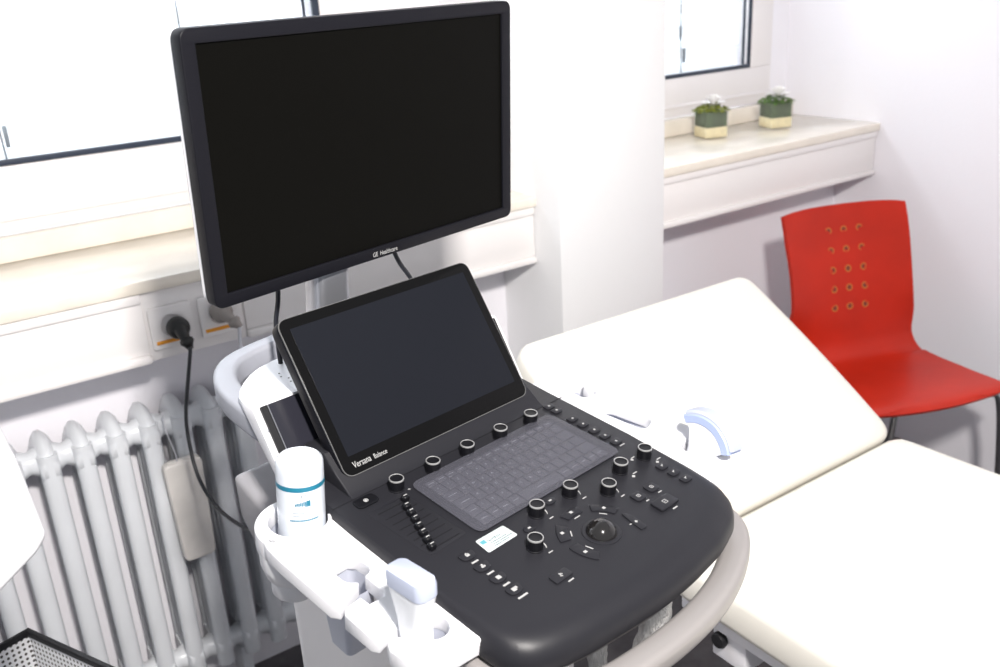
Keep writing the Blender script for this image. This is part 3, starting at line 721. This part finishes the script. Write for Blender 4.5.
def onb(x, z, w_, h_, bm, r=.0266, shear=0):
    # small print patch at arc length x from the front
    vs = []
    for dx, dz in ((0, 0), (w_, 0), (w_, h_), (0, h_)):
        a = AF + (x + dx + shear * dz) / r; vs.append(bm.verts.new((r * math.cos(a), r * math.sin(a), z + dz)))
    bm.faces.new(vs)
AF = R_(-118)
bm = bmesh.new()   # CE mark, upside down
for cx_ in (.0022, -.0022):
    for k in range(7):
        a = R_(-75 + k * 25); onb(cx_ + .0016 * math.cos(a) - .0003, .0905 + .0018 * math.sin(a), .0006, .0006, bm)
onb(-.0022, .0905, .0014, .0005, bm); bmobj('approval_mark', bm, 'greyprint', bt)
bm = bmesh.new()
for k in range(9): onb(-.0085 + k * .0018, .0790 + .0006 * (k % 2), .0013, .0030 + .0004 * k, bm)
for k in range(4): onb(.0022 + k * .0016, .0782, .0013, .0062 + .0004 * k, bm)
bmobj('bottle_emblem', bm, 'teal', bt)
bm = bmesh.new()
for zz, n in ((.0705, 11), (.0672, 10)):
    x = -.011
    for k in range(n): l = random.uniform(.0008, .0022); onb(x, zz, l, .0007, bm); x += l + .0005
bmobj('small_print', bm, 'greyprint', bt)
bm = bmesh.new(); x = -.015
for k in range(15): l = random.uniform(.0012, .0022); onb(x, .0605, l, .0021, bm); x += l + .0005
bmobj('name_print', bm, 'teal', bt)
# linear probe in the front-left holder
lp = empty('ultrasound_probe', tuple(W3((-.232, -.216, .955))), math.radians(9), 'white ultrasound probe with a straight flat head, in the tray beside the gel bottle', 'probe', 'probes in the holder trays')
def loft(secs, n=5):
    bm = bmesh.new(); rings = []
    for cy_, cx_, z, hy, hx, r in secs: rings.append([bm.verts.new((cx_ + a, cy_ + b, z)) for a, b in rrect(hx, hy, r, n)])
    for a, b in zip(rings, rings[1:]):
        for i in range(len(a)): bm.faces.new((a[i], a[(i + 1) % len(a)], b[(i + 1) % len(a)], b[i]))
    bm.faces.new(rings[0]); bm.faces.new(rings[-1]); return bm
bmobj('probe_body', loft([(0, 0, -.045, .007, .006, .005), (0, 0, -.03, .012, .010, .008), (0, 0, .00, .0165, .0115, .009), (0, 0, .030, .0185, .0115, .009), (0, 0, .048, .0225, .0120, .009), (0, 0, .062, .0262, .0125, .009)]), 'probe', lp, 50)
bmobj('probe_head', loft([(0, 0, .062, .0268, .0130, .009), (0, 0, .074, .0272, .0130, .009), (0, 0, .079, .0260, .0118, .008), (0, 0, .081, .0235, .0090, .006)]), 'lens2', lp, 40)
tube('probe_cable', [(0, 0, -.04), (-.004, -.004, -.07), (-.03, -.03, -.06), (-.036, -.036, -.02), (-.030, -.032, -.015), (-.038, -.045, -.05), (-.04, -.05, -.15), (-.03, -.03, -.4)], .0045, 'white', lp)
# convex probe in the right holder
cp = empty('ultrasound_probe', tuple(DW @ Vector((.247, -.212, -.017))), math.radians(9), 'white curved ultrasound probe with a blue-rimmed fan head, in the tray beside the couch', 'probe', 'probes in the holder trays')
bmobj('probe_body', loft([(0, 0, -.045, .007, .006, .005), (0, 0, -.02, .013, .011, .008), (0, 0, .0, .017, .012, .009), (0, 0, .014, .024, .013, .009), (-.001, 0, .028, .032, .014, .010)]), 'probe', cp, 50)
def fan(r0, r1, hx, zc, amax, m, name, n=20, bevel=.003):
    bm = bmesh.new(); rings = []
    for i in range(n + 1):
        a = -amax + 2 * amax * i / n; s, c = math.sin(a), math.cos(a)
        prof = [(-hx, r0), (-hx, r1 - bevel), (-hx + bevel, r1), (hx - bevel, r1), (hx, r1 - bevel), (hx, r0)]
        rings.append([bm.verts.new((x, r * s, zc + r * c)) for x, r in prof])
    for a, b in zip(rings, rings[1:]):
        for i in range(len(a)): bm.faces.new((a[i], a[(i + 1) % len(a)], b[(i + 1) % len(a)], b[i]))
    bm.faces.new(rings[0]); bm.faces.new(rings[-1]); return bmobj(name, bm, m, cp, 40)
fan(.004, .0480, .0135, .002, R_(50), 'probe', 'fan_body'); fan(.0385, .0500, .0150, .002, R_(53), 'lens', 'blue_rim'); fan(.045, .0540, .0132, .002, R_(49), 'lens2', 'lens_cap')
for o in cp.children:
    o.scale = (1.0, 1.0, 1.0)
    o.rotation_euler = (R_(24), R_(10), R_(0))
# plastic-sleeved cables hanging behind the front handle
def sleeved(loc, pts, r, cr, label):
    o = empty('sleeved_cable', loc, 0, label, 'cable', 'plastic-covered probe cables')
    bm = bmesh.new(); path = spline(pts, 8); rings = []
    for i, p in enumerate(path):
        rings.append([bm.verts.new((p.x + r * (1 + .30 * math.sin(3 * a + i * .5) + .12 * random.uniform(-1, 1)) * math.cos(a), p.y + r * (.7 + .2 * math.sin(2 * a + i)) * math.sin(a), p.z)) for a in [2 * PI * k / 18 for k in range(18)]])
    for a, b in zip(rings, rings[1:]):
        for i in range(18): bm.faces.new((a[i], a[(i + 1) % 18], b[(i + 1) % 18], b[i]))
    bmobj('plastic_sleeve', bm, 'sleeve', o, 60)
    tube('inner_cable', pts, cr, 'cream', o); return o
sleeved(tuple(W3((.158, -.205, .86))), [(.0, 0, .02), (0, 0, -.04), (-.004, 0, -.10), (.002, .01, -.17), (-.01, 0, -.26), (0, 0, -.36)], .025, .0045, 'probe cable in a wrinkled clear plastic sleeve, nearer the couch')
sleeved(tuple(W3((.048, -.20, .86))), [(.0, 0, .02), (0, 0, -.04), (-.002, 0, -.10), (.002, .01, -.17), (-.01, 0, -.26), (0, 0, -.36)], .013, .0045, 'probe cable in a narrow clear plastic sleeve, beside the white column')

# ================================================================ COUCH
CO = empty('examination_couch', (1.275, .3, 0), 0, 'white vinyl examination couch with raised head section, right of the ultrasound cart', 'couch')
def cushion(name, L, T=None, W=.65, th=.085):
    W2 = W / 2; n = 28; m_ = 22; rc = .035; bm = bmesh.new()
    def foot(a, b):   # unit square (-1..1)^2 to the rounded, slightly barrelled outline
        x, y = a * W2, b * L / 2
        dx, dy = max(0, abs(x) - (W2 - rc)) / rc, max(0, abs(y) - (L / 2 - rc)) / rc
        if dx and dy:
            k = max(dx, dy) / math.hypot(dx, dy); x = math.copysign(W2 - rc + rc * dx * k, x); y = math.copysign(L / 2 - rc + rc * dy * k, y)
        x *= 1 + .022 * (1 - b * b); return x, y
    def grid(z0, sgn):
        vs = []
        for j in range(n + 1):
            row = []
            for i in range(m_ + 1):
                a = math.sin((-1 + 2 * i / m_) * PI / 2); b = math.sin((-1 + 2 * j / n) * PI / 2); x, y = foot(a, b)
                e = min(1, (1 - max(abs(a), abs(b) ** (L / W))) / .09); e = math.sqrt(max(0, 1 - (1 - e) ** 2))
                z = z0 + sgn * (.022 * (e - 1) + (.012 * (1 - a ** 2) * (1 - b ** 2) if sgn > 0 else 0))
                row.append(bm.verts.new((x, y + L / 2, z)))
            vs.append(row)
        for j in range(n):
            for i in range(m_): bm.faces.new((vs[j][i], vs[j][i + 1], vs[j + 1][i + 1], vs[j + 1][i]))
        return vs[0] + [r[-1] for r in vs[1:]] + vs[-1][-2::-1] + [r[0] for r in vs[-2:0:-1]]
    t = grid(0, 1); b = grid(-th, -1)
    for i in range(len(t)): bm.faces.new((t[i], t[(i + 1) % len(t)], b[(i + 1) % len(t)], b[i]))
    if T: bmesh.ops.transform(bm, matrix=T, verts=bm.verts)
    return bmobj(name, bm, 'vinyl', CO, 180)
cushion('mattress', 1.75, TR((0, .640 - 1.75, .64)))
cushion('head_cushion', .475, TR((0, .634, .642)) @ RX(math.radians(32)))
bm = bmesh.new()
for sx_ in (-1, 1): box(bm, sx_ * .285 - .02, sx_ * .285 + .02, -1.1, .62, .528, .555, .003)
box(bm, -.30, .30, -1.1, -1.06, .528, .555, .003); box(bm, -.30, .30, .58, .62, .528, .555, .003)
bmobj('frame', bm, 'metalwhite', CO)
bm = bmesh.new(); T = TR((0, .638, .56)) @ RX(math.radians(32)); box(bm, -.30, .30, .0, .44, -.022, -.002, .003, T=T); bmobj('head_frame', bm, 'metalwhite', CO)
for sx_ in (-1, 1):
    for y in (.24, -1.0): boxo('leg', sx_ * .27 - .02, sx_ * .27 + .02, y - .02, y + .02, .0, .53, 'metalwhite', CO)
b = boxo('height_bracket', -.292, -.24, .49, .56, .465, .53, 'metalwhite', CO)
bmobj('locking_knob', lathe(bmesh.new(), [(.008, 0), (.018, .003), (.020, .012), (.017, .02), (.005, .022)], 20, TR((-.290, .540, .506)) @ RY(-PI / 2) @ Matrix.Scale(.72, 4)), 'rubber', CO)
for y in (.10, -.6): boxo('cross_bar', -.26, .26, y - .015, y + .015, .50, .53, 'metalwhite', CO)

# ================================================================ CHAIR
ch = empty('plywood_chair', (2.188, 1.324, 0), math.radians(-20), 'red moulded plywood chair with small holes in its back, beside the right wall', 'chair')
prof = [(-.205, .452), (-.19, .460), (-.15, .461), (-.05, .452), (.05, .447), (.12, .450), (.155, .462), (.175, .485), (.185, .52), (.193, .58), (.207, .66), (.228, .74), (.254, .815), (.279, .885)]
prof = [(v.x, v.y) for v in spline([(a, b, 0) for a, b in prof], 4)]
bm = bmesh.new(); rings = []; n = 16; NP = len(prof)
for i, (y, z) in enumerate(prof):
    t = i / (NP - 1); back = max(0, min(1, (z - .50) / .12)) if y > .1 else 0
    hw = (.226 if y < 0 else .226 - .011 * min(1, y / .12)) - .011 * back - .010 * math.sin(back * min(1, max(0, (z - .5) / .38)) * PI) - .006 * max(0, (z - .80) / .08)
    hw -= .010 * math.exp(-((z - .51) / .05) ** 2) * max(0, min(1, (y - .05) / .10)) + .010 * max(0, 1 - t / .05)
    ring = []
    for k in range(n + 1):
        s = -1 + 2 * k / n
        yy = y - .022 * back * (s * s) ; zz = z - (0 if y > .13 else -.006 * s * s)
        if i < 4: yy += .02 * s * s
        if i >= NP - 3: zz -= .010 * s ** 4 * (i - NP + 4) / 3
        ring.append(bm.verts.new((hw * s, yy, zz)))
    rings.append(ring)
for a, b in zip(rings, rings[1:]):
    for k in range(n): bm.faces.new((a[k], a[k + 1], b[k + 1], b[k]))
bmesh.ops.recalc_face_normals(bm, faces=bm.faces)
sh = bmobj('seat_shell', bm, 'red', ch, 180)
md = sh.modifiers.new('s', 'SOLIDIFY'); md.thickness = .012; md.offset = 0
me = bpy.data.meshes.new_from_object(sh.evaluated_get(bpy.context.evaluated_depsgraph_get())); sh.modifiers.clear(); sh.data = me; smooth_by(me, 50)
def back_y(z):
    for (y0, z0), (y1, z1) in zip(prof, prof[1:]):
        if y0 > .15 and z0 <= z <= z1: return y0 + (y1 - y0) * (z - z0) / (z1 - z0)
    return .25
for c_ in range(3):
    for r_ in range(5):
        x = -.052 + c_ * .050; z = .818 - r_ * .053; y = back_y(z) - .022 * (x / .21) ** 2 - .0062
        T = TR((x, y, z)) @ RX(PI / 2 - .25)
        bm = bmesh.new(); lathe(bm, [(.0105, -.001), (.0105, .0006), (.0070, .0009), (.0066, .0004)], 20, T, cap=False); lathe(bm, [(.0067, .0004), (.0005, .0003)], 20, T, cap=False, mi=1)
        bmobj('back_hole', bm, ['tan', 'redhole'], ch)
for sx_ in (-1, 1):
    tube('leg', [(sx_ * .15, -.10, .440), (sx_ * .215, -.130, .432), (sx_ * .245, -.150, .38), (sx_ * .27, -.17, .012)], .010, 'chrome', ch)
    tube('leg', [(sx_ * .15, .08, .438), (sx_ * .18, .14, .42), (sx_ * .19, .17, .38), (sx_ * .205, .23, .012)], .010, 'chrome', ch)
tube('under_rail', [(-.15, -.10, .437), (-.15, .08, .437)], .009, 'chrome', ch); tube('under_rail', [(.15, -.10, .437), (.15, .08, .437)], .009, 'chrome', ch)

# ================================================================ PLANTS ON THE SILL
def vase(loc, rz, label, mm):
    o = empty('glass_cube_planter', loc, rz, label, 'plant', 'planters on the right window sill')
    s = .040
    bm = bmesh.new(); box(bm, -s, s, -s, s, 0, .082, .003); top = [f for f in bm.faces if f.calc_center_median().z > .0815]
    bmesh.ops.delete(bm, geom=top, context='FACES'); bmobj('glass_cube', bm, 'cube_glass', o)
    boxo('sand', -s + .003, s - .003, -s + .003, s - .003, .003, .034, 'sand', o, .003)
    boxo('stems', -s + .004, s - .004, -s + .004, s - .004, .034, .080, 'stems', o, .004)
    bm = bmesh.new()
    for k in range(260):
        a = random.uniform(0, 2 * PI); r = .056 * math.sqrt(random.random()); z = .085 + .020 * (1 - (r / .05) ** 2) * random.random() - .004 * random.random()
        l = random.uniform(.007, .013); T = TR((r * math.cos(a), r * math.sin(a), z)) @ RZ(a) @ RY(random.uniform(-.9, .9)) @ RX(random.uniform(-.6, .6))
        vs = [bm.verts.new(T @ Vector(c)) for c in ((-l * .5, 0, 0), (0, l * .35, .001), (l * .6, 0, -.001), (0, -l * .35, .001))]; bm.faces.new(vs)
    bmobj('moss_leaves', bm, mm, o)['kind'] = 'stuff'
    bm = bmesh.new()
    for lay, (n, tilt, ln_) in enumerate(((12, .2, .036), (10, .6, .030), (8, .95, .024), (6, 1.25, .016))):
        for k in range(n):
            a = 2 * PI * k / n + lay * .4; T = TR((.004, -.004, .096 + .004 * lay)) @ RZ(a) @ RY(-tilt)
            c = [(0, 0, 0), (ln_ * .5, ln_ * .30, .001), (ln_, ln_ * .22, .003), (ln_ * 1.1, 0, .004), (ln_, -ln_ * .22, .003), (ln_ * .5, -ln_ * .30, .001)]
            bm.faces.new([bm.verts.new(T @ Vector(q)) for q in c])
    bmobj('white_flower', bm, 'petal', o)
    return o
vase((2.185, 1.990, 1.047), -.30, 'glass cube planter with sand, moss and a white flower, nearer the pillar', 'moss2')
vase((2.442, 1.955, 1.047), -.34, 'glass cube planter with sand, moss and a white flower, nearer the right wall', 'moss')

# ================================================================ LEFT EDGE: white housing and perforated bin
wh = empty('medical_device', (-.325, .965, -.012), 0, 'white plastic device housing with clipped corners, cut off by the left edge of the picture', 'device')
plate('housing', [rpoly([(-.20, 1.176), (.057 + .32, 1.180), (.070 + .32 - .0005, 1.158), (.0785 + .32, 1.066), (.068 + .32, 1.052), (.020 + .32, 1.018), (-.20, .97)], .006)], -.06, .06, 'white', wh, .008, 3, T=RX(PI / 2))
bmobj('pole', lathe(bmesh.new(), [(.018, .042), (.018, 1.0)], 20), 'grey', wh); bmobj('foot', lathe(bmesh.new(), [(.16, .012), (.16, .027), (.05, .042), (.02, .047)], 32), 'grey', wh)
bn = empty('waste_bin', (.057, 1.467, 0), 0, 'white perforated bin with a black rim in front of the radiator, lower left', 'bin')
dA = Vector((.42, -.905, 0)).normalized(); dB = Vector((-.95, -.30, 0)).normalized()
bm = bmesh.new(); uvl = bm.loops.layers.uv.new('UVMap'); ZT = .6
c4 = [Vector((0, 0, 0)), dA * .34, dA * .34 + dB * .26, dB * .26]; cen = (c4[0] + c4[2]) / 2
c4 = [c for c in c4]
for i in range(4):
    a, b = c4[i], c4[(i + 1) % 4]
    a2, b2 = cen + (a - cen) * .85, cen + (b - cen) * .85
    f = bm.faces.new([bm.verts.new((p.x, p.y, z)) for p, z in ((a, ZT), (b, ZT), (b2, .02), (a2, .02))])
    L = (b - a).length
    for lp_, uv in zip(f.loops, ((0, .55), (L, .55), (L * .93, 0), (L * .07, 0))): lp_[uvl].uv = uv
bm.faces.new([bm.verts.new((*(cen + (p - cen) * .85).xy, .02)) for p in c4])
bmobj('bin_wall', bm, 'perf', bn, 10)
bm = bmesh.new(); sweep(bm, [(p.x, p.y, ZT) for p in c4], rrect(.005, .006, .002, 2), closed=True); bmobj('rim', bm, 'rubber', bn, 40)
